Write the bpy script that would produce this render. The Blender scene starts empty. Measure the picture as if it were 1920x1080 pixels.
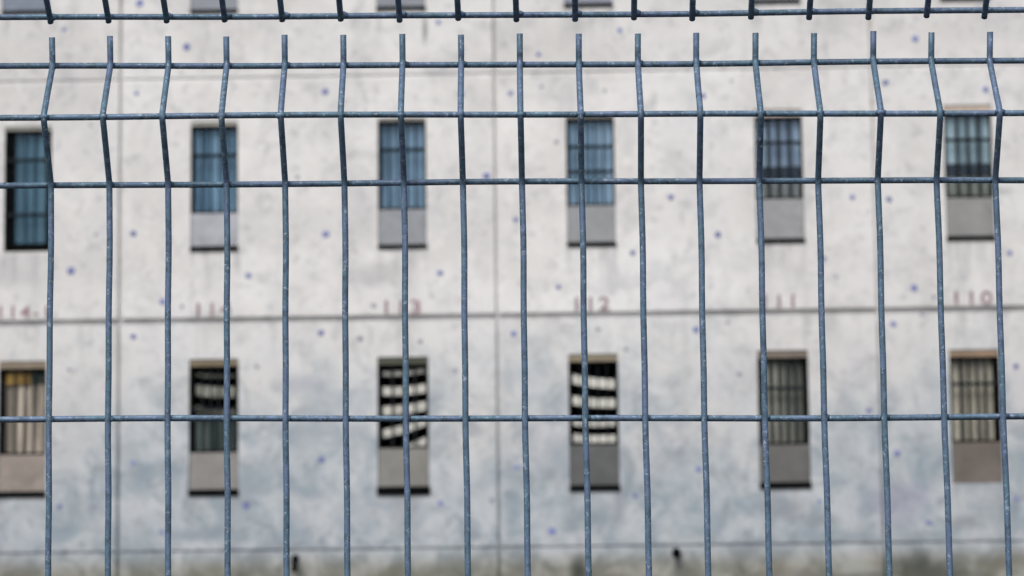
import bpy, bmesh, math, random
from mathutils import Vector, Matrix

random.seed(7)
S = bpy.context.scene
COL = S.collection
EYE = 1.6                      # camera height above the ground
WY = 34.34                     # front face of the building

# ------------------------------------------------------------------ helpers
def link(o, parent=None):
    COL.objects.link(o)
    if parent is not None:
        o.parent = parent
    return o

def mesh_obj(name, bm, mat, parent=None, smooth=False):
    me = bpy.data.meshes.new(name)
    bmesh.ops.recalc_face_normals(bm, faces=bm.faces)
    bm.to_mesh(me); bm.free()
    me.materials.append(mat)
    if smooth:
        for p in me.polygons: p.use_smooth = True
    return link(bpy.data.objects.new(name, me), parent)

def box(bm, x0, x1, y0, y1, z0, z1, M=None):
    vs = [Vector((x, y, z)) for x in (x0, x1) for y in (y0, y1) for z in (z0, z1)]
    if M is not None: vs = [M @ v for v in vs]
    v = [bm.verts.new(p) for p in vs]
    for f in ((0, 1, 3, 2), (4, 6, 7, 5), (0, 4, 5, 1), (2, 3, 7, 6), (0, 2, 6, 4), (1, 5, 7, 3)):
        bm.faces.new([v[i] for i in f])

def tube(bm, pts, r, seg=12, rfun=None):
    """tube along a polyline, capped, with slightly rounded ends"""
    rings = []
    n = len(pts)
    for i, p in enumerate(pts):
        a = pts[max(i - 1, 0)]; b = pts[min(i + 1, n - 1)]
        t = (b - a).normalized()
        ref = Vector((0, 1, 0)) if abs(t.y) < .9 else Vector((1, 0, 0))
        u = t.cross(ref).normalized(); w = u.cross(t).normalized()
        rr = r if rfun is None else rfun(i, p)
        rings.append([bm.verts.new(p + (u * math.cos(2 * math.pi * k / seg) + w * math.sin(2 * math.pi * k / seg)) * rr) for k in range(seg)])
    for i in range(n - 1):
        for k in range(seg):
            bm.faces.new([rings[i][k], rings[i][(k + 1) % seg], rings[i + 1][(k + 1) % seg], rings[i + 1][k]])
    bm.faces.new(rings[0][::-1]); bm.faces.new(rings[-1])

class NT:
    def __init__(s, name):
        s.m = bpy.data.materials.new(name); s.m.use_nodes = True
        s.t = s.m.node_tree; s.b = s.t.nodes['Principled BSDF']
    def n(s, kind, **kw):
        nd = s.t.nodes.new(kind)
        for k, v in kw.items(): setattr(nd, k, v)
        return nd
    def put(s, sock, v):
        if isinstance(v, bpy.types.NodeSocket): s.t.links.new(v, sock)
        elif isinstance(v, (tuple, list)) and len(v) == 3 and sock.type == 'RGBA': sock.default_value = (*v, 1)
        else: sock.default_value = v
    def math(s, op, a, b=0.0, c=0.0, clamp=False):
        nd = s.n('ShaderNodeMath', operation=op); nd.use_clamp = clamp
        s.put(nd.inputs[0], a); s.put(nd.inputs[1], b); s.put(nd.inputs[2], c)
        return nd.outputs[0]
    def mapr(s, v, a, b, c=0.0, d=1.0, smooth=True):
        nd = s.n('ShaderNodeMapRange'); nd.interpolation_type = 'SMOOTHSTEP' if smooth else 'LINEAR'
        for i, q in enumerate((v, a, b, c, d)): s.put(nd.inputs[i], q)
        return nd.outputs[0]
    def mix(s, f, a, b, mode='MIX'):
        nd = s.n('ShaderNodeMix', data_type='RGBA', blend_type=mode)
        s.put(nd.inputs[0], f); s.put(nd.inputs[6], a); s.put(nd.inputs[7], b)
        return nd.outputs[2]
    def noise(s, vec, scale, detail=4.0, rough=.55, dist=0.0):
        nd = s.n('ShaderNodeTexNoise')
        s.put(nd.inputs['Vector'], vec); nd.inputs['Scale'].default_value = scale
        nd.inputs['Detail'].default_value = detail; nd.inputs['Roughness'].default_value = rough
        nd.inputs['Distortion'].default_value = dist
        return nd.outputs['Fac']
    def mapping(s, vec, scale=(1, 1, 1), loc=(0, 0, 0)):
        nd = s.n('ShaderNodeMapping'); s.put(nd.inputs[0], vec)
        nd.inputs['Scale'].default_value = scale; nd.inputs['Location'].default_value = loc
        return nd.outputs[0]
    def obj(s): return s.n('ShaderNodeTexCoord').outputs['Object']
    def geo(s): return s.n('ShaderNodeNewGeometry').outputs['Position']
    def bump(s, h, strength, dist):
        nd = s.n('ShaderNodeBump'); s.put(nd.inputs['Height'], h)
        nd.inputs['Strength'].default_value = strength; nd.inputs['Distance'].default_value = dist
        s.t.links.new(nd.outputs[0], s.b.inputs['Normal'])
    def done(s, col, rough=.8, metal=0.0, spec=.3):
        s.put(s.b.inputs['Base Color'], col); s.put(s.b.inputs['Roughness'], rough)
        s.b.inputs['Metallic'].default_value = metal; s.b.inputs['Specular IOR Level'].default_value = spec
        return s.m

# ------------------------------------------------------------------ materials
def mat_wall():
    t = NT('stained_concrete'); P = t.geo()
    sep = t.n('ShaderNodeSeparateXYZ'); t.put(sep.inputs[0], P); X, Z = sep.outputs[0], sep.outputs[2]
    n1 = t.noise(P, .75, 5, .62, .3); n2 = t.noise(P, 2.3, 5, .62, .6); n3 = t.noise(P, 7.0, 3, .6)
    n4 = t.noise(P, 30, 2, .6)
    streak = t.noise(t.mapping(P, (5, 5, .55)), 1.0, 4, .65, .3)
    lav = t.noise(t.mapping(P, loc=(11, 3, 5)), 1.1, 3, .5)
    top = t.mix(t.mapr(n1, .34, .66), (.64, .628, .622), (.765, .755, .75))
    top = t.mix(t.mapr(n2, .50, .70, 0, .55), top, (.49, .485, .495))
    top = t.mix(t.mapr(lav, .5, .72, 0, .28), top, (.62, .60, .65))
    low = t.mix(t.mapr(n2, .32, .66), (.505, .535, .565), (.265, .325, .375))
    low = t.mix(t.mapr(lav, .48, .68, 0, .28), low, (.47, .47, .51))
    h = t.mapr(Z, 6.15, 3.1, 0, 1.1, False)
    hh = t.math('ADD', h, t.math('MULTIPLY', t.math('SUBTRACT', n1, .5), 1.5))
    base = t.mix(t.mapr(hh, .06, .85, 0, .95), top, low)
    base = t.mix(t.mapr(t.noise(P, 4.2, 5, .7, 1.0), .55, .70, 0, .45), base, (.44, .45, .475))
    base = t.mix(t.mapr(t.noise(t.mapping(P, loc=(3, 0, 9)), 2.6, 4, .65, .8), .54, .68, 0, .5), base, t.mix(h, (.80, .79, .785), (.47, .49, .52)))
    # dirty smears in the lower half
    sm = t.math('MULTIPLY', t.mapr(t.noise(P, 1.7, 5, .68, 1.4), .51, .66), t.mapr(Z, 6.2, 3.4, .12, .8))
    base = t.mix(sm, base, (.255, .295, .335))
    base = t.mix(t.mapr(streak, .55, .78, 0, .3), base, (.42, .42, .425))
    base = t.mix(t.mapr(n3, .56, .72, 0, .42), base, (.36, .36, .38))
    base = t.mix(t.mapr(n3, .42, .24, 0, .3), base, t.mix(h, (.80, .79, .775), (.46, .48, .51)))
    # dirt that gathers along the joints and runs down from them
    for q, up_, dn in ((4.274, .05, .55), (1.589, .16, .0)):
        dz = t.math('SUBTRACT', Z, q + EYE)
        if up_: base = t.mix(t.math('MULTIPLY', t.mapr(dz, up_, 0, 0, .22), t.mapr(n2, .40, .62, .3, 1)), base, (.28, .285, .29)) if not dn else base
        if dn:
            run = t.math('MULTIPLY', t.mapr(dz, -dn, -.02, 0, 1), t.mapr(dz, .03, .0, 0, 1))
            base = t.mix(t.math('MULTIPLY', run, t.mapr(streak, .48, .70, 0, .38)), base, (.34, .345, .36))
            base = t.mix(t.math('MULTIPLY', t.mapr(t.math('ABSOLUTE', dz), .09, .02, 0, .35), t.mapr(n2, .35, .6, .3, 1)), base, (.36, .36, .37))
    # water runs below the sills: window columns repeat every 2.2 m
    wx_ = t.math('ABSOLUTE', t.math('SUBTRACT', t.math('FLOORED_MODULO', t.math('ADD', X, 6.757 + 1.1), 2.2), 1.1))
    for q in (5.08, 2.23, 7.92):
        dz = t.math('SUBTRACT', Z, q + EYE)
        run = t.math('MULTIPLY', t.mapr(dz, -.75, -.02, 0, 1), t.mapr(dz, .02, 0, 0, 1))
        run = t.math('MULTIPLY', run, t.mapr(wx_, .36, .22, 0, 1))
        base = t.mix(t.math('MULTIPLY', run, t.mapr(streak, .44, .66, .05, .45)), base, (.36, .36, .375))
        edge = t.math('MULTIPLY', t.mapr(dz, -.45, -.02, 0, 1), t.mapr(dz, .02, 0, 0, 1))
        edge = t.math('MULTIPLY', edge, t.mapr(t.math('ABSOLUTE', t.math('SUBTRACT', wx_, .27)), .05, .01, 0, .35))
        base = t.mix(t.math('MULTIPLY', edge, t.mapr(n1, .42, .6, 0, 1)), base, (.25, .25, .26))
    # scuffs and grit, heavier toward the foot
    gr = t.math('MULTIPLY', t.mapr(t.noise(P, 5.5, 5, .75, .4), .54, .66, 0, 1), t.mapr(Z, 7.5, 3.2, .10, .55))
    base = t.mix(gr, base, t.mix(h, (.50, .50, .505), (.235, .265, .30)))
    # plinth strip under the lowest joint: algae and grime
    g = t.mapr(Z, 3.22, 2.93)
    grime = t.mix(t.mapr(n2, .36, .6), (.33, .33, .30), (.17, .17, .14))
    grime = t.mix(t.mapr(t.noise(P, 3.6, 4, .68, .8), .50, .70, 0, .8), grime, (.095, .10, .075))
    grime = t.mix(t.mapr(lav, .5, .7, 0, .5), grime, (.27, .235, .17))
    base = t.mix(t.math('MULTIPLY', g, .9), base, grime)
    # every cast panel has its own shade
    cx = t.math('FLOOR', t.math('DIVIDE', t.math('ADD', X, 1.267), 4.4))
    cz = t.math('FLOOR', t.math('DIVIDE', t.math('SUBTRACT', Z, 3.19), 2.76))
    wn = t.n('ShaderNodeTexWhiteNoise', noise_dimensions='3D'); cmb = t.n('ShaderNodeCombineXYZ')
    t.put(cmb.inputs[0], cx); t.put(cmb.inputs[1], cz); cmb.inputs[2].default_value = 3.0
    t.put(wn.inputs[0], cmb.outputs[0])
    tint = t.mapr(wn.outputs[0], 0, 1, .955, 1.02, False)
    bright = t.math('MULTIPLY', t.mapr(X, -1.27, -1.25), t.mapr(X, 2.6, -.6))
    bright = t.math('MULTIPLY', bright, t.math('MULTIPLY', t.mapr(Z, 5.86, 5.88), t.mapr(Z, 8.9, 8.2)))
    tint = t.math('ADD', tint, t.math('MULTIPLY', bright, .07))
    base = t.mix(1.0, base, tint, 'MULTIPLY')
    # single stains
    warp = t.math('MULTIPLY', t.math('SUBTRACT', t.noise(P, 3.2, 5, .6), .5), 1.5)
    stains = [  # x, z above eye, half width, half height, strength, colour
        (-.36, 1.30, .13, .24, .95, (.05, .055, .045)), (-.05, 1.22, .42, .09, .55, (.12, .115, .10)),
        (3.55, 1.30, .55, .20, .9, (.07, .075, .065)), (3.3, 1.22, .9, .07, .7, (.09, .095, .075)), (4.5, 1.36, .5, .10, .5, (.13, .13, .11)),
        (-2.45, 1.29, .5, .12, .4, (.17, .16, .12)), (-4.6, 1.33, .25, .14, .4, (.17, .17, .13)), (-3.15, 1.26, .14, .2, .45, (.15, .145, .12)),
        (1.9, 1.25, .6, .09, .5, (.15, .14, .12)), (-6.3, 1.30, .55, .1, .4, (.2, .2, .16)),
        (2.05, 1.98, .25, .16, .4, (.24, .26, .29)), (2.45, 1.86, .22, .1, .4, (.25, .27, .29)), (4.05, 1.82, .25, .10, .4, (.22, .23, .25)),
        (3.3, 2.05, .38, .3, .35, (.29, .29, .38)), (-4.75, 1.78, .6, .09, .5, (.27, .31, .36)), (-.15, 1.9, .45, .14, .4, (.25, .29, .33)),
        (.1, 2.05, .1, .25, .35, (.27, .28, .33)), (-3.55, 3.5, .35, .13, .35, (.33, .36, .43)), (-3.0, 3.3, .3, .16, .35, (.34, .38, .44)),
        (-4.0, 2.3, .3, .08, .35, (.31, .34, .38)), (-3.5, 2.95, .25, .2, .35, (.33, .36, .42)), (-1.0, 3.6, .3, .2, .3, (.36, .41, .46)),
        (-2.7, 4.75, .35, .16, .30, (.36, .35, .38)), (-2.86, 5.6, .22, .55, .22, (.42, .41, .46)), (-7.0, 4.9, .5, .22, .3, (.4, .4, .42)),
        (-2.08, 7.66, .035, .16, .5, (.18, .18, .17)), (4.6, 5.65, .18, .07, .4, (.33, .35, .37)), (.76, 1.32, .035, .22, .6, (.16, .16, .14)),
        (2.7, 3.0, .12, .4, .2, (.38, .38, .40)), (.85, 3.0, .16, .1, .35, (.33, .36, .42)),
    ]
    for x, z, rx, rz, k, c in stains:
        dx = t.math('DIVIDE', t.math('ADD', t.math('SUBTRACT', X, x), t.math('MULTIPLY', warp, rx * .8)), rx)
        dz = t.math('DIVIDE', t.math('ADD', t.math('SUBTRACT', Z, z + EYE), t.math('MULTIPLY', warp, rz * .9)), rz)
        d = t.math('SQRT', t.math('ADD', t.math('MULTIPLY', dx, dx), t.math('MULTIPLY', dz, dz)))
        base = t.mix(t.mapr(d, 1.35, .1, 0, min(.95, k * (1.55 if z > 1.5 else 1.0))), base, c)
    t.bump(t.math('ADD', n3, n4), .25, .01)
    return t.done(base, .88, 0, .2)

def mat_plain(name, col, rough=.7, var=.2, scale=8, spec=.3, metal=0.0, dirt=None):
    t = NT(name); P = t.geo()
    n = t.noise(P, scale, 6, .6, .4)
    c = t.mix(t.mapr(n, .3, .7), tuple(v * (1 - var) for v in col), tuple(min(1, v * (1 + var)) for v in col))
    if dirt: c = t.mix(t.mapr(t.noise(P, scale * .5, 6, .65, .8), .5, .75, 0, .6), c, dirt)
    t.bump(n, .15, .004)
    return t.done(c, rough, metal, spec)

def mat_wire():
    t = NT('weathered_blue_grey_wire'); P = t.obj()
    info = t.n('ShaderNodeObjectInfo'); off = t.n('ShaderNodeVectorMath', operation='ADD')
    cb = t.n('ShaderNodeCombineXYZ'); k = t.math('MULTIPLY', info.outputs['Random'], 57.0)
    for i in range(3): t.put(cb.inputs[i], k)
    t.put(off.inputs[0], P); t.put(off.inputs[1], cb.outputs[0]); V = off.outputs[0]
    hue = t.noise(V, 22, 3, .55)
    c = t.mix(t.mapr(hue, .36, .64), (.095, .172, .24), (.12, .172, .285))
    c = t.mix(t.mapr(t.noise(V, 110, 6, .75), .42, .68, 0, .85), c, (.048, .08, .115))
    c = t.mix(t.mapr(t.noise(V, 240, 5, .78, .6), .55, .66, 0, .8), c, (.36, .45, .54))
    c = t.mix(t.mapr(t.noise(V, 60, 5, .7), .64, .74, 0, .5), c, (.26, .33, .39))
    c = t.mix(t.mapr(t.noise(V, 40, 3, .6), .70, .78, 0, .5), c, (.055, .05, .04))
    t.bump(t.noise(V, 260, 5, .7), .6, .0006)
    return t.done(c, t.mapr(t.noise(V, 150, 4, .7), .3, .7, .4, .72), .2, .4)

def mat_curtain(name, dark, light, period=.1, phase=0.0, contrast=.5):
    """cloth whose folds (modelled) also have their light and dark striped into the colour"""
    t = NT(name); P = t.geo()
    n = t.noise(t.mapping(P, (11, 1, .5), (phase, 0, 0)), 1.0, 4, .6)
    c = t.mix(t.mapr(n, .5 - contrast * .3, .5 + contrast * .3), dark, light)  # light and dark of the folds put into the cloth colour as stripes
    c = t.mix(t.mapr(t.noise(P, 6, 5, .6), .45, .75, 0, .3), c, dark)
    return t.done(c, .9, 0, .1)

def mat_glass():
    t = NT('window_glass')
    tr = t.n('ShaderNodeBsdfTransparent'); tr.inputs[0].default_value = (.93, .95, .96, 1)
    gl = t.n('ShaderNodeBsdfGlossy'); gl.inputs['Roughness'].default_value = .04
    gl.inputs[0].default_value = (.75, .85, 1, 1)
    fr = t.n('ShaderNodeFresnel'); fr.inputs[0].default_value = 1.45
    mx = t.n('ShaderNodeMixShader'); t.put(mx.inputs[0], t.math('MULTIPLY', fr.outputs[0], .45))
    t.t.links.new(tr.outputs[0], mx.inputs[1]); t.t.links.new(gl.outputs[0], mx.inputs[2])
    t.t.links.new(mx.outputs[0], t.t.nodes['Material Output'].inputs[0])
    t.t.nodes.remove(t.b)
    return t.m

def mat_ground():
    t = NT('yard_asphalt'); P = t.geo()
    n = t.noise(P, .5, 7, .6); f = t.noise(P, 60, 4, .7)
    c = t.mix(t.mapr(n, .35, .65), (.04, .04, .042), (.065, .064, .06))
    c = t.mix(t.mapr(f, .55, .7, 0, .6), c, (.11, .108, .1))
    t.bump(f, .4, .01)
    return t.done(c, .9, 0, .2)

WALL = mat_wall(); WIRE = mat_wire(); GLASS = mat_glass()
BLACK = mat_plain('black_frame_paint', (.004, .0045, .005), .85, .3, spec=.02)
BAR = mat_plain('dark_steel_bar', (.016, .02, .024), .75, .3, 12, spec=.08)
ROOM = mat_plain('unlit_room_lining', (.02, .022, .024), .9, .3)
SLAT = mat_plain('off_white_slat', (.84, .83, .77), .7, .1, 7, dirt=(.55, .54, .49))
SLATD = mat_plain('dusty_grey_slat', (.36, .37, .32), .8, .35, 7, dirt=(.16, .17, .16))
ROOF = mat_plain('roof_gravel', (.25, .25, .24), .9, .2, 3)
PLUG_B = mat_plain('blue_stained_plug', (.19, .215, .42), .8, .25, 5)
PLUG_G = mat_plain('grey_plug', (.30, .295, .36), .8, .2, 5)
PAINT = mat_plain('faded_maroon_paint', (.30, .205, .235), .9, .3, 9, dirt=(.42, .36, .385))
STEEL = mat_plain('post_steel', (.09, .14, .19), .5, .15, 30, metal=.2)

# ------------------------------------------------------------------ ground
bm = bmesh.new()
v = [bm.verts.new(p) for p in ((-600, -600, 0), (600, -600, 0), (600, 600, 0), (-600, 600, 0))]
bm.faces.new(v)
g = mesh_obj('ground', bm, mat_ground()); g['kind'] = 'structure'

# ------------------------------------------------------------------ building
BLD = bpy.data.objects.new('cell_block', None); link(BLD)
BLD.location = (0, WY, 0)
BLD['label'] = 'pale stained concrete cell block with barred windows and painted numbers, blurred behind the fence'
BLD['category'] = 'building'

# every opening: key -> (x0, x1, z_top, z_bottom) in metres, z above eye level
WIN = {
    'U1': (-7.034, -6.478, 6.60, 5.111), 'U2': (-4.840, -4.285, 6.62, 5.090), 'U3': (-2.645, -2.078, 6.625, 5.086),
    'U4': (-.443, .122, 6.62, 5.075), 'U5': (1.756, 2.312, 6.655, 5.082), 'U6': (3.952, 4.510, 6.668, 5.078),
    'L1': (-7.069, -6.512, 3.826, 2.245), 'L2': (-4.850, -4.275, 3.818, 2.234), 'L3': (-2.661, -2.070, 3.812, 2.215),
    'L4': (-.449, .124, 3.814, 2.233), 'L5': (1.730, 2.316, 3.826, 2.232), 'L6': (3.937, 4.512, 3.803, 2.262),
    'T1': (-7.090, -6.527, 9.416, 7.955), 'T2': (-4.850, -4.289, 9.403, 7.926), 'T3': (-2.651, -2.073, 9.392, 7.922),
    'T4': (-.443, .126, 9.40, 7.920), 'T5': (1.758, 2.321, 9.408, 7.922), 'T6': (3.963, 4.524, 9.402, 7.914),
}
for r, (zt, zb) in {'U': (6.62, 5.09), 'L': (3.815, 2.234), 'T': (9.4, 7.92)}.items():
    WIN[r + '0'] = (-9.25, -8.69, zt, zb); WIN[r + '7'] = (6.16, 6.72, zt, zb)

BX0, BX1, BTOP, BDEEP = -16.0, 14.0, 12.4, 11.0
VJ = [-5.667 + 4.4 * k for k in range(-2, 5)]
HJ = [(1.589, .042, .018), (4.274, .062, .06), (7.126, .05, .012), (9.98, .04, .02)]
TH = .34

def build_wall():
    xs = {BX0, BX1}; zs = {0.0, BTOP}
    for a, b, t, c in WIN.values(): xs |= {a, b}; zs |= {t + EYE, c + EYE}
    for x in VJ: xs |= {x - .022, x + .022}
    for z, w, d in HJ: zs |= {z + EYE - w / 2, z + EYE + w / 2}
    xs = sorted(xs); zs = sorted(zs)
    def depth(x, z):
        for a, b, t, c in WIN.values():
            if a < x < b and c + EYE < z < t + EYE: return TH
        d = 0.0
        for q, w, dd in HJ:
            if abs(z - q - EYE) < w / 2: d = max(d, dd)
        for q in VJ:
            if abs(x - q) < .022: d = max(d, .06)
        return d
    nx, nz = len(xs) - 1, len(zs) - 1
    D = [[depth((xs[i] + xs[i + 1]) / 2, (zs[j] + zs[j + 1]) / 2) for j in range(nz)] for i in range(nx)]
    bm = bmesh.new()
    def q(*p): bm.faces.new([bm.verts.new(c) for c in p])
    for i in range(nx):
        for j in range(nz):
            d = D[i][j]; x0, x1, z0, z1 = xs[i], xs[i + 1], zs[j], zs[j + 1]
            if d < TH: q((x0, d, z0), (x1, d, z0), (x1, d, z1), (x0, d, z1))
            if i + 1 < nx and D[i + 1][j] != d:
                e = D[i + 1][j]; q((x1, d, z0), (x1, e, z0), (x1, e, z1), (x1, d, z1))
            if j + 1 < nz and D[i][j + 1] != d:
                e = D[i][j + 1]; q((x0, d, z1), (x1, d, z1), (x1, e, z1), (x0, e, z1))
    bmesh.ops.remove_doubles(bm, verts=bm.verts, dist=1e-5)
    return mesh_obj('front_wall', bm, WALL, BLD)
build_wall()
bm = bmesh.new(); box(bm, BX0 - .003, BX0 + .3, .05, BDEEP, 0, BTOP - .003); mesh_obj('side_wall', bm, WALL, BLD)
bm = bmesh.new(); box(bm, BX1 - .3, BX1 + .003, .05, BDEEP, 0, BTOP - .003); mesh_obj('side_wall', bm, WALL, BLD)
bm = bmesh.new(); box(bm, BX0 + .3, BX1 - .3, BDEEP - .3, BDEEP - .003, 0, BTOP - .003); mesh_obj('rear_wall', bm, WALL, BLD)
bm = bmesh.new(); box(bm, BX0 - .15, BX1 + .15, -.12, BDEEP + .15, BTOP, BTOP + .18); mesh_obj('roof', bm, ROOF, BLD)

# ---- windows
def wavy(bm, x0, x1, y, z0, z1, period, amp, ph):
    """hanging cloth with folds that loosen toward the hem"""
    n = 60; m = 8; rows = []
    for j in range(m + 1):
        z = z1 + (z0 - z1) * j / m; row = []
        for i in range(n + 1):
            x = x0 + (x1 - x0) * i / n
            a = 2 * math.pi * x / period + ph + .5 * math.sin(7 * x + ph) + .25 * math.sin(j * .9 + ph)
            row.append(bm.verts.new((x, y + amp * (math.sin(a) + .35 * math.sin(2.3 * a + 1)) * (.7 + .3 * j / m), z)))
        rows.append(row)
    for j in range(m):
        for i in range(n):
            bm.faces.new([rows[j][i], rows[j][i + 1], rows[j + 1][i + 1], rows[j + 1][i]])

MATS = {}
def panel_mat(col):
    k = 'panel%.3f%.3f%.3f' % col
    if k not in MATS:
        MATS[k] = mat_plain('spandrel_board', col, .75, .10, 4, dirt=tuple(c * .58 for c in col))
    return MATS[k]
def lint_mat(col):
    k = 'lint%.3f%.3f%.3f' % col
    if k not in MATS: MATS[k] = mat_plain('lintel_board', col, .8, .15, 5)
    return MATS[k]
def cloth_mat(d, l, ph, con=.5):
    k = 'cloth%s%s%.2f' % (d, l, ph)
    if k not in MATS: MATS[k] = mat_curtain('curtain_cloth', d, l, .1, ph, con)
    return MATS[k]

def window(key, label, panel, lintel=None, lin_h=.0, panel_top=None, sill=.05, sill_over=.0, curtain=None, cur_top=None,
           cur_bot=None, slats=None, slat_mat=None, frame=.028, fl=None, fr=None, fb=None, ft=None, bars=4, cross=(.31,), extra=None, glass=True, bar_w=.009, period=.105):
    x0, x1, zt, zb = WIN[key]; zt += EYE; zb += EYE
    fl = fl or frame; fr = fr or frame; fb = fb or frame; ft = ft or frame
    e = .002
    gt = zt - lin_h                                 # underside of lintel board
    gb = (panel_top + EYE) if panel_top else zb     # bottom of the glazed part
    # frame (the window's own mesh), set back in the reveal
    bm = bmesh.new(); a, b = .05, .11
    box(bm, x0 + e, x0 + fl, a, b, gb + e, gt - e); box(bm, x1 - fr, x1 - e, a, b, gb + e, gt - e)
    box(bm, x0 + fl, x1 - fr, a + .002, b - .002, gt - ft, gt - e); box(bm, x0 + fl, x1 - fr, a + .002, b - .002, gb + e, gb + fb)
    w = mesh_obj('window', bm, BLACK, BLD)
    if label: w['label'] = label
    gx0, gx1, gz0, gz1 = x0 + fl, x1 - fr, gb + fb, gt - ft
    # bars in front of the glass: verticals plus flat cross rails
    bm = bmesh.new()
    for k in range(bars):
        x = gx0 + (gx1 - gx0) * (k + 1) / (bars + 1)
        tube(bm, [Vector((x, .032, gz0 - .01)), Vector((x, .032, gz1 + .01))], bar_w, 8)
    for c in cross:
        z = gz1 - (gz1 - gz0) * c
        box(bm, x0 + e, x1 - e, .008, .014, z - .02, z + .02)
    mesh_obj('bar_grille', bm, BAR, w)
    if glass:
        bm = bmesh.new(); box(bm, gx0 + .001, gx1 - .001, .075, .080, gz0 + .001, gz1 - .001); mesh_obj('pane', bm, GLASS, w)
    if panel:
        bm = bmesh.new()
        pz0 = zb + sill
        box(bm, x0 + .006, x1 - .006, .018, .07, pz0 + .003, gb - .002)
        po = mesh_obj('spandrel_panel', bm, panel_mat(panel), w)
        m = po.modifiers.new('edge', 'BEVEL'); m.width = .006; m.segments = 2
    if lintel:
        bm = bmesh.new(); box(bm, x0 + e, x1 - e, .014, .16, gt, zt - .003); mesh_obj('lintel', bm, lint_mat(lintel), w)
    if sill > 0:
        bm = bmesh.new(); box(bm, x0 - sill_over, x1 + sill_over, -.02 if sill_over else .012, .2, zb - (.004 if sill_over else -.003), zb + sill)
        mesh_obj('sill', bm, BLACK, w)
    if curtain:
        bm = bmesh.new()
        wavy(bm, gx0, gx1, .112, (cur_bot + EYE) if cur_bot else gz0, (cur_top + EYE) if cur_top else gz1, period, .014, x0 * 3)
        mesh_obj('curtain', bm, cloth_mat(curtain[0], curtain[1], x0 * 5.1, curtain[2] if len(curtain) > 2 else .5), w, True)
    if slats:
        bm = bmesh.new()
        for (za, zbn, hh) in slats:                 # height at the left, at the right (above eye), slat height
            xa, xb = gx0 + .012, gx1 - .012; n = 8; r1 = []; r2 = []
            for i in range(n + 1):
                f = i / n; z = EYE + za + (zbn - za) * f - .012 * math.sin(math.pi * f)
                yy = .11 + .008 * math.sin(5 * f + za * 9)
                r1.append(bm.verts.new((xa + (xb - xa) * f, yy + .01, z - hh / 2))); r2.append(bm.verts.new((xa + (xb - xa) * f, yy - .01, z + hh / 2)))
            for i in range(n): bm.faces.new([r1[i], r1[i + 1], r2[i + 1], r2[i]])
        so = mesh_obj('blind', bm, slat_mat or SLAT, w)
        m = so.modifiers.new('thick', 'SOLIDIFY'); m.thickness = .004
    for ex in (extra or ()):
        nm, xa, xb, ya, yb, z0, z1, mt = ex
        bm = bmesh.new(); box(bm, gx0 + (gx1 - gx0) * xa, gx0 + (gx1 - gx0) * xb, ya, yb, z0 + EYE, z1 + EYE); mesh_obj(nm, bm, mt, w)
    return w

BLUE = ((.09, .20, .30), (.42, .64, .82)); BLUE2 = ((.09, .17, .25), (.38, .55, .71)); BLUE3 = ((.27, .42, .55), (.58, .76, .93))  # blue sky sheen of the upper glass is put into these cloth colours
LAV = ((.30, .38, .52), (.68, .82, .98)); GRN = ((.32, .42, .46), (.70, .86, .92))
TAN = (.25, .205, .155); PINK = (.60, .50, .45)
YEL = mat_plain('ochre_cloth', (.30, .195, .06), .9, .3, 6); DKGRN = mat_plain('dark_green_cloth', (.03, .045, .04), .9, .3, 6)
DARKB = mat_plain('dark_blue_shade', (.03, .04, .06), .8, .3, 6)
GREYS = mat_plain('pale_sheet', (.34, .35, .33), .9, .2, 6)

window('U1', 'tall window with a thick black frame and no panel under it', None, (.34, .33, .31), .045, None, 0, curtain=((.10, .21, .29), (.20, .36, .46), .4),
       fl=.115, fr=.075, fb=.105, ft=.03, cross=(.25, .745), bars=2)
U_LIN = (.44, .42, .39)
window('U2', 'barred window with curtain in reflected-sky blue over a pale blue-grey panel', (.40, .415, .455), U_LIN, .045, 5.535, .05, .004, curtain=BLUE, cross=(.335,))
window('U3', 'barred window with curtain in darker reflected-sky blue over a grey panel', (.29, .305, .33), U_LIN, .03, 5.545, .04, .003, curtain=BLUE2, cross=(.32,), bars=4)
window('U4', 'barred window with curtain in light reflected-sky blue over a grey panel', (.30, .31, .325), (.36, .34, .29), .03, 5.553, .045, .003, curtain=BLUE3, cross=(.32, .62))
window('U5', 'barred window with lavender curtain ending above a dark rail', (.32, .325, .34), PINK, .085, 5.598, .045, .003, curtain=LAV, cur_bot=5.99, cross=(.31,), bars=3, bar_w=.019,
       extra=[('shade_rail', 0, 1, .083, .091, 5.84, 5.99, DARKB), ('sheet', .03, .97, .11, .114, 5.63, 5.83, GREYS)])
window('U6', 'barred window with grey-green curtain ending above a dark rail', (.265, .265, .265), (.52, .43, .36), .09, 5.575, .045, .003, curtain=GRN, cur_bot=5.99, cross=(.31,), bars=3, bar_w=.019,
       extra=[('shade_rail', 0, 1, .083, .091, 5.86, 5.99, DARKB), ('sheet', .03, .97, .11, .114, 5.62, 5.85, mat_plain('olive_sheet', (.34, .345, .29), .9, .2, 6))])
window('L1', 'barred window with beige curtain and a strip of ochre cloth at its top', (.30, .26, .235), TAN, .085, 2.735, .06, .003, curtain=((.22, .20, .17), (.80, .70, .60), .5),
       cur_top=3.6, fl=.06, cross=(), bars=3, glass=False, bar_w=.013,
       extra=[('ochre_cloth', .02, .62, .085, .09, 3.56, 3.70, YEL), ('dark_cloth', .63, .98, .083, .092, 3.58, 3.70, DKGRN)])
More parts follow.
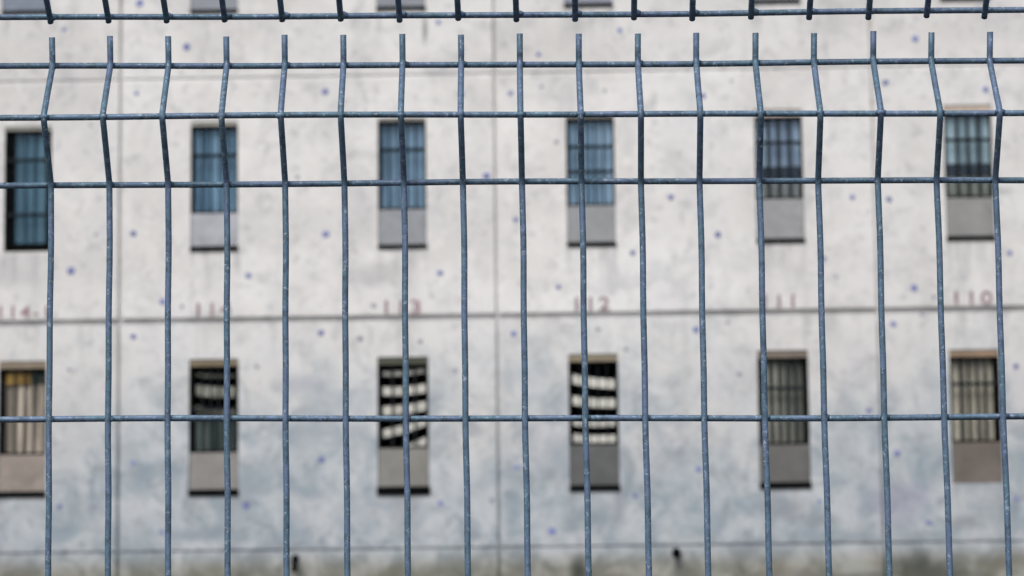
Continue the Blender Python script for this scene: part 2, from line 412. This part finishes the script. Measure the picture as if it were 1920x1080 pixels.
window('L2', 'barred window with dusty slats hanging in a dark opening', (.25, .24, .235), (.22, .18, .125), .08, 2.732, .066, .004, slats=[(3.65, 3.63, .03), (3.47, 3.44, .12), (3.25, 3.22, .06), (3.17, 3.16, .025)], slat_mat=SLATD,
       curtain=((.010, .014, .016), (.15, .19, .19), .8), cur_top=3.12, glass=False, cross=(.5,), fl=.055, fr=.04, bars=4, bar_w=.010)
window('L3', 'barred window with broken white slats rising to the right', (.235, .23, .215), (.075, .08, .062), .085, 2.752, .092, .012,
       slats=[(3.63, 3.66, .05), (3.425, 3.455, .095), (3.195, 3.25, .10), (2.93, 3.065, .09), (2.66, 2.84, .09)], cross=(), bars=3, glass=False, bar_w=.013, fl=.04)
window('L4', 'barred window with broken white slats falling to the right', (.115, .118, .12), (.27, .23, .17), .085, 2.762, .06, .004,
       slats=[(3.54, 3.47, .105), (3.29, 3.25, .10), (3.03, 3.02, .065), (2.855, 2.835, .09)], cross=(), bars=4, glass=False, bar_w=.006)
window('L5', 'barred window with grey-green curtain over a dark grey panel', (.132, .13, .126), (.195, .165, .14), .085, 2.735, .065, .004, curtain=((.09, .10, .09), (.50, .50, .45), .8),
       fl=.065, fr=.062, cross=(.345,), bars=4, glass=False, bar_w=.017, period=.13)
window('L6', 'barred window with olive curtain over a brown panel without a black sill', (.155, .133, .118), (.30, .215, .15), .08, 2.735, 0, curtain=((.15, .15, .12), (.60, .57, .48), .8),
       fr=.075, cross=(.31,), bars=4, glass=False, bar_w=.017, period=.125)
for k, c in {'T1': (.215, .25, .315), 'T2': (.27, .29, .33), 'T3': (.28, .30, .34), 'T4': (.27, .29, .35), 'T5': (.27, .28, .31), 'T6': (.26, .27, .3)}.items():
    window(k, None, c, U_LIN, .04, WIN[k][3] + .46, .035, .003, curtain=BLUE if k in ('T1', 'T2', 'T3') else BLUE3, cross=(.33,))
for k in ('U0', 'U7', 'T0', 'T7'): window(k, None, (.28, .29, .31), U_LIN, .04, WIN[k][3] + .46, .04, .003, curtain=BLUE2)
for k in ('L0', 'L7'): window(k, None, (.2, .19, .18), TAN, .085, 2.735, .05, .004, curtain=((.06, .067, .058), (.25, .25, .22), .6), glass=False)

# ---- plugs in the formwork holes
plugs = [(-5.482, 6.973, 1), (-5.51, 5.306, 2), (-5.503, 4.095, 2), (-5.494, 2.623, 2), (-3.257, 6.954, 2), (-3.255, 5.264, 2), (-3.314, 4.106, 2),
         (-3.311, 2.631, 2), (-1.084, 6.897, 2), (-1.038, 5.398, 2), (-1.078, 4.061, 2), (-1.058, 2.515, 2), (1.166, 6.826, 2), (.771, 5.633, 2),
         (1.307, 5.185, 2), (1.033, 4.079, 2), (1.033, 2.462, 2), (3.293, 6.947, 2), (3.298, 5.567, 2), (3.558, 4.526, 2), (3.307, 4.108, 2),
         (3.309, 2.616, 2), (-4.892, 7.519, 2), (-6.347, 7.757, 1), (-6.239, 4.876, 2), (-4.159, 4.788, 2), (-1.926, 4.785, 2), (-.552, 4.601, 2),
         (.314, 4.988, 2), (-6.345, 2.128, 2), (-4.181, 2.113, 2), (-1.94, 2.109, 2), (-.662, 1.774, 2), (2.873, 5.599, 2), (.207, 7.625, 1),
         (-.748, 7.355, 2), (3.654, 7.461, 2), (-5.162, 4.496, 2), (-5.162, 1.824, 1), (-1.375, 5.92, 2), (-3.584, 5.944, 0), (-6.021, 6.6, 0),
         (-5.948, 5.3, 0), (2.411, 2.077, 1), (3.645, 1.818, 2), (4.669, 4.913, 1), (4.649, 2.073, 1), (-5.451, 8.056, 2), (-1.922, 7.76, 1),
         (2.528, 4.885, 1), (2.665, 4.67, 0), (2.998, 3.112, 1), (2.684, 2.3, 0), (4.454, 6.844, 1), (.404, 3.32, 0),
         (-2.161, 3.989, 0), (-4.935, 4.440, 0), (-2.70, 4.415, 0), (3.78, 4.42, 0), (-.10, 4.10, 0), (.22, 3.86, 0), (-1.76, 3.64, 0),
         (-2.86, 4.03, 0), (1.40, 4.16, 0), (3.64, 4.22, 0), (-6.0, 2.42, 0), (-5.95, 2.13, 0), (-1.35, 2.14, 0), (.3, 2.17, 1), (-6.25, 3.72, 0),
         (-4.06, 3.72, 0), (1.52, 3.55, 0), (.02, 6.91, 0), (-.72, 6.97, 0), (-.55, 6.31, 0), (1.50, 7.0, 0), (-1.66, 6.9, 1), (4.7, 3.6, 1)]
proto = {}
for x, z, s in plugs:
    if s not in proto:
        r = (.028, .034, .040)[s]; bm = bmesh.new(); n = 14
        rim = [bm.verts.new((r * math.cos(2 * math.pi * k / n) * (1 + .08 * math.sin(3 * k)), -.003, r * math.sin(2 * math.pi * k / n))) for k in range(n)]
        rim2 = [bm.verts.new((v_.co.x, .01, v_.co.z)) for v_ in rim]
        c = bm.verts.new((0, -.006, 0))
        for k in range(n):
            bm.faces.new([rim[k], rim[(k + 1) % n], c]); bm.faces.new([rim[k], rim2[k], rim2[(k + 1) % n], rim[(k + 1) % n]])
        o = mesh_obj('wall_plug', bm, PLUG_G if s == 0 else PLUG_B, BLD); proto[s] = o
    else:
        o = proto[s].copy(); link(o, BLD)
    o.location = (x, 0, z + EYE); o.rotation_euler = (0, random.uniform(0, 6), 0); k = random.uniform(.72, 1.12); o.scale = (k, 1, k * random.uniform(.85, 1.15))

# ---- painted cell numbers
def number(txt, x0, x1, zb, zt):
    cu = bpy.data.curves.new('num', 'FONT'); cu.body = txt; cu.size = 1.0; cu.space_character = 1.25; cu.extrude = .004; cu.offset = .022
    tmp = bpy.data.objects.new('num', cu); COL.objects.link(tmp)
    bpy.context.view_layer.update()
    me = bpy.data.meshes.new_from_object(tmp.evaluated_get(bpy.context.evaluated_depsgraph_get()))
    bpy.data.objects.remove(tmp); bpy.data.curves.remove(cu)
    xs = [v_.co.x for v_ in me.vertices]; ys = [v_.co.y for v_ in me.vertices]
    ax, bx, ay, by = min(xs), max(xs), min(ys), max(ys)
    for v_ in me.vertices:
        v_.co = ((v_.co.x - ax) / (bx - ax) * (x1 - x0) + x0, -.002 - v_.co.z * .4, (v_.co.y - ay) / (by - ay) * (zt - zb) + zb + EYE)
    me.materials.clear(); me.materials.append(PAINT)
    me.name = 'painted_number'
    link(bpy.data.objects.new('painted_number', me), BLD)
number('114-1', -7.078, -6.50, 4.325, 4.475)
number('114', -4.765, -4.36, 4.315, 4.48)
number('113', -2.575, -2.155, 4.315, 4.475)
number('112', -.362, .04, 4.315, 4.48)
number('111', 1.82, 2.175, 4.32, 4.475)
number('110', 4.02, 4.455, 4.318, 4.48)

# ---- small black spouts over the plinth
def spout(x, z, r, down):
    bm = bmesh.new()
    if not down:
        tube(bm, [Vector((x, .004, z)), Vector((x, -.05, z)), Vector((x, -.09, z - .006)), Vector((x, -.125, z - .02))], r, 16, lambda i, p: r * (.8 if i == 0 else 1))
        tube(bm, [Vector((x, -.12, z - .02)), Vector((x, -.13, z - .022))], r * 1.12, 16)
        mesh_obj('drain_spout', bm, BLACK, BLD, True); return
    tube(bm, [Vector((x, .02, z)), Vector((x, -.05, z)), Vector((x, -.10, z - .01)), Vector((x, -.14, z - .035)), Vector((x, -.15, z - .07 - down))], r, 12)
    tube(bm, [Vector((x, .004, z)), Vector((x, -.015, z))], r * 1.5, 16)
    mesh_obj('drain_spout', bm, BLACK, BLD, True)
spout(.758, 1.52 + EYE, .048, 0.0)
spout(-3.615, 1.50 + EYE, .030, .09)

# ------------------------------------------------------------------ fence
DF, YF = 2.49218, .01326
X0, SP, SL, SH, ZC = -.46961, .05, -.0091, -.00276, .42338
RW = .00262; RH = .00264

def panel_root(name, label):
    o = bpy.data.objects.new(name, None); link(o)
    o.location = (0, DF, 0); o.rotation_euler = (0, 0, YF)
    o['label'] = label; o['category'] = 'fence panel'
    return o
LOWER = panel_root('mesh_fence_panel', 'large blue-grey welded wire panel with upright spikes below the gap and a fold')
UPPER = panel_root('mesh_fence_panel', 'wire panel above the gap, its wire ends pointing down')

def fillet(ctrl, rad=.006, n=5):
    """(z, d) control points -> rounded polyline"""
    P = [Vector((0, -d, z)) for z, d in ctrl]; out = [P[0]]
    for i in range(1, len(P) - 1):
        a, b, c = P[i - 1], P[i], P[i + 1]
        u = (a - b); w = (c - b)
        q = min(rad, u.length * .4, w.length * .4)
        if abs(u.normalized().dot(w.normalized()) + 1) < 1e-3: out.append(b); continue
        s, e = b + u.normalized() * q, b + w.normalized() * q
        for k in range(n + 1):
            f = k / n; out.append(s.lerp(b, f).lerp(b.lerp(e, f), f))
    out.append(P[-1]); res = [out[0]]
    for p in out[1:]:
        k = max(1, int((p - res[-1]).length / .02)); a = res[-1]
        res += [a.lerp(p, (j + 1) / k) for j in range(k)]
    return res

low = [(.55085, .0005), (.52683, -.00536), (.47408, .0398), (.42338, 0), (.22312, 0), (.023, 0), (-.177, 0), (-.227, .038), (-.277, 0), (-.477, 0),
       (-.677, 0), (-.877, 0), (-.927, .038), (-.977, 0), (-1.177, 0), (-1.377, 0), (-1.577, 0), (-1.604, 0)]
rows_low = [(.52683, -.00536), (.47408, .0398), (.42338, 0), (.22312, 0), (.023, 0), (-.177, 0), (-.227, .038), (-.277, 0), (-.477, 0), (-.677, 0), (-.877, 0), (-.927, .038), (-.977, 0), (-1.177, 0), (-1.377, 0), (-1.577, 0)]
upp = [(.5657, -.0098), (.570, -.004), (.606, .050), (.656, 0), (.856, 0), (1.056, 0), (1.256, 0), (1.28, 0)]
rows_up = [(.570, -.004), (.606, .050), (.656, 0), (.856, 0), (1.056, 0), (1.256, 0)]

def wire_mesh(name, ctrl):
    bm = bmesh.new(); tube(bm, [p + Vector((0, 0, EYE)) for p in fillet(ctrl)], RW, 14)
    for v_ in bm.verts:
        z = v_.co.z; v_.co.x += .00025 * math.sin(z * 23) + .0002 * math.sin(z * 61 + 1)
    return bm
I0, I1 = -17, 33
dx_low = {0: .0003, 3: -.0003, 4: -.0007, 5: -.0004, 9: .0003, 10: .0005, 12: .0004, 14: .0003, 15: -.0003, 16: -.0009}
def verticals(root, ctrl, xoff, jit):
    first = None
    for i in range(I0, I1 + 1):
        u = X0 + SP * i
        if first is None:
            first = mesh_obj('vertical_wire', wire_mesh('vertical_wire', ctrl), WIRE, root, True); o = first
        else:
            o = first.copy(); link(o, root)
        lean = math.atan(SH) + random.uniform(-.0012, .0012) * jit
        zc = ZC + EYE
        # lean about the height ZC
        o.location = (u + xoff + dx_low.get(i, 0) - math.sin(lean) * zc, random.uniform(-.0003, .0003), SL * u + random.uniform(-.0008, .0008))
        o.rotation_euler = (0, lean, 0)
def horizontals(root, rows, slope):
    for n_, (z, d) in enumerate(rows):
        bm = bmesh.new(); a, b = X0 + SP * I0 - .03, X0 + SP * I1 + .03
        pts = []; N = 150; ph = random.uniform(0, 6)
        for k in range(N + 1):
            u = a + (b - a) * k / N
            pts.append(Vector((u, -d + RW + RH - .0012 + .00025 * math.sin(u * 31 + ph), z + EYE + slope * u + .0007 * math.sin(u * 6.1 + ph) + .0003 * math.sin(u * 17 + 2 * ph))))
        tube(bm, pts, RH, 14)
        # weld beads where the wires cross
        for i in range(I0, I1 + 1):
            u = X0 + SP * i + SH * (z - ZC) + dx_low.get(i, 0)
            p = Vector((u + random.uniform(-.0006, .0006), -d + RW * .55, z + EYE + slope * u))
            M = Matrix.Translation(p) @ Matrix.Diagonal((random.uniform(.0036, .0052), .0024, random.uniform(.0028, .0036), 1))
            bmesh.ops.create_icosphere(bm, subdivisions=1, radius=1, matrix=M)
        mesh_obj('horizontal_wire', bm, WIRE, root, True)
verticals(LOWER, low, 0, 1.0); horizontals(LOWER, rows_low, SL)
verticals(UPPER, upp, -.003, 1.0); horizontals(UPPER, rows_up, -.0075)
# square posts at both ends carry the two panels
for s in (X0 + SP * I0 - .062, X0 + SP * I1 + .062):
    bm = bmesh.new(); box(bm, s - .03, s + .03, .0, .06, -.02, EYE + 1.35); box(bm, s - .033, s + .033, -.003, .063, EYE + 1.35, EYE + 1.37)
    p = mesh_obj('fence_post', bm, STEEL, LOWER)

# ------------------------------------------------------------------ light
W = bpy.data.worlds.new('World'); S.world = W; W.use_nodes = True
nt = W.node_tree; bg = nt.nodes['Background']
sky = nt.nodes.new('ShaderNodeTexSky'); sky.sky_type = 'NISHITA'; sky.sun_disc = False
EL, AZ = math.radians(52), math.radians(200)
sky.sun_elevation = EL; sky.sun_rotation = AZ; sky.air_density = 1.0; sky.dust_density = 3.0
hs = nt.nodes.new('ShaderNodeHueSaturation'); hs.inputs['Saturation'].default_value = .45   # thin cloud greys the blue
nt.links.new(sky.outputs[0], hs.inputs['Color']); nt.links.new(hs.outputs[0], bg.inputs[0])
bg.inputs[1].default_value = .13
sd = bpy.data.lights.new('sun', 'SUN'); sd.energy = 2.6; sd.angle = math.radians(26); sd.color = (.985, .955, .905)
so = bpy.data.objects.new('sun', sd); link(so)
dirv = Vector((math.sin(AZ) * math.cos(EL), math.cos(AZ) * math.cos(EL), math.sin(EL)))
so.rotation_euler = dirv.to_track_quat('Z', 'Y').to_euler()

# ------------------------------------------------------------------ camera
PIT, ROL, YAW = .133, -.0109, -.03174
fw = Vector((math.sin(YAW) * math.cos(PIT), math.cos(YAW) * math.cos(PIT), math.sin(PIT)))
rt = Vector((math.cos(YAW), -math.sin(YAW), 0)); up = rt.cross(fw)
r2 = rt * math.cos(ROL) + up * math.sin(ROL); u2 = -rt * math.sin(ROL) + up * math.cos(ROL)
cd = bpy.data.cameras.new('camera'); cam = bpy.data.objects.new('camera', cd); link(cam)
M = Matrix((r2, u2, -fw)).transposed().to_4x4(); M.translation = (0, 0, EYE); cam.matrix_world = M
cd.sensor_width = 36; cd.lens = 5600 * 36 / 1920; cd.clip_end = 2000; cd.clip_start = .05
cd.dof.use_dof = True; cd.dof.focus_distance = 2.52; cd.dof.aperture_fstop = cd.lens / 6.1; cd.dof.aperture_blades = 0
S.camera = cam

S.view_settings.view_transform = 'Standard'; S.view_settings.look = 'None'; S.view_settings.exposure = 0
S.render.engine = 'CYCLES'
S.cycles.use_denoising = True
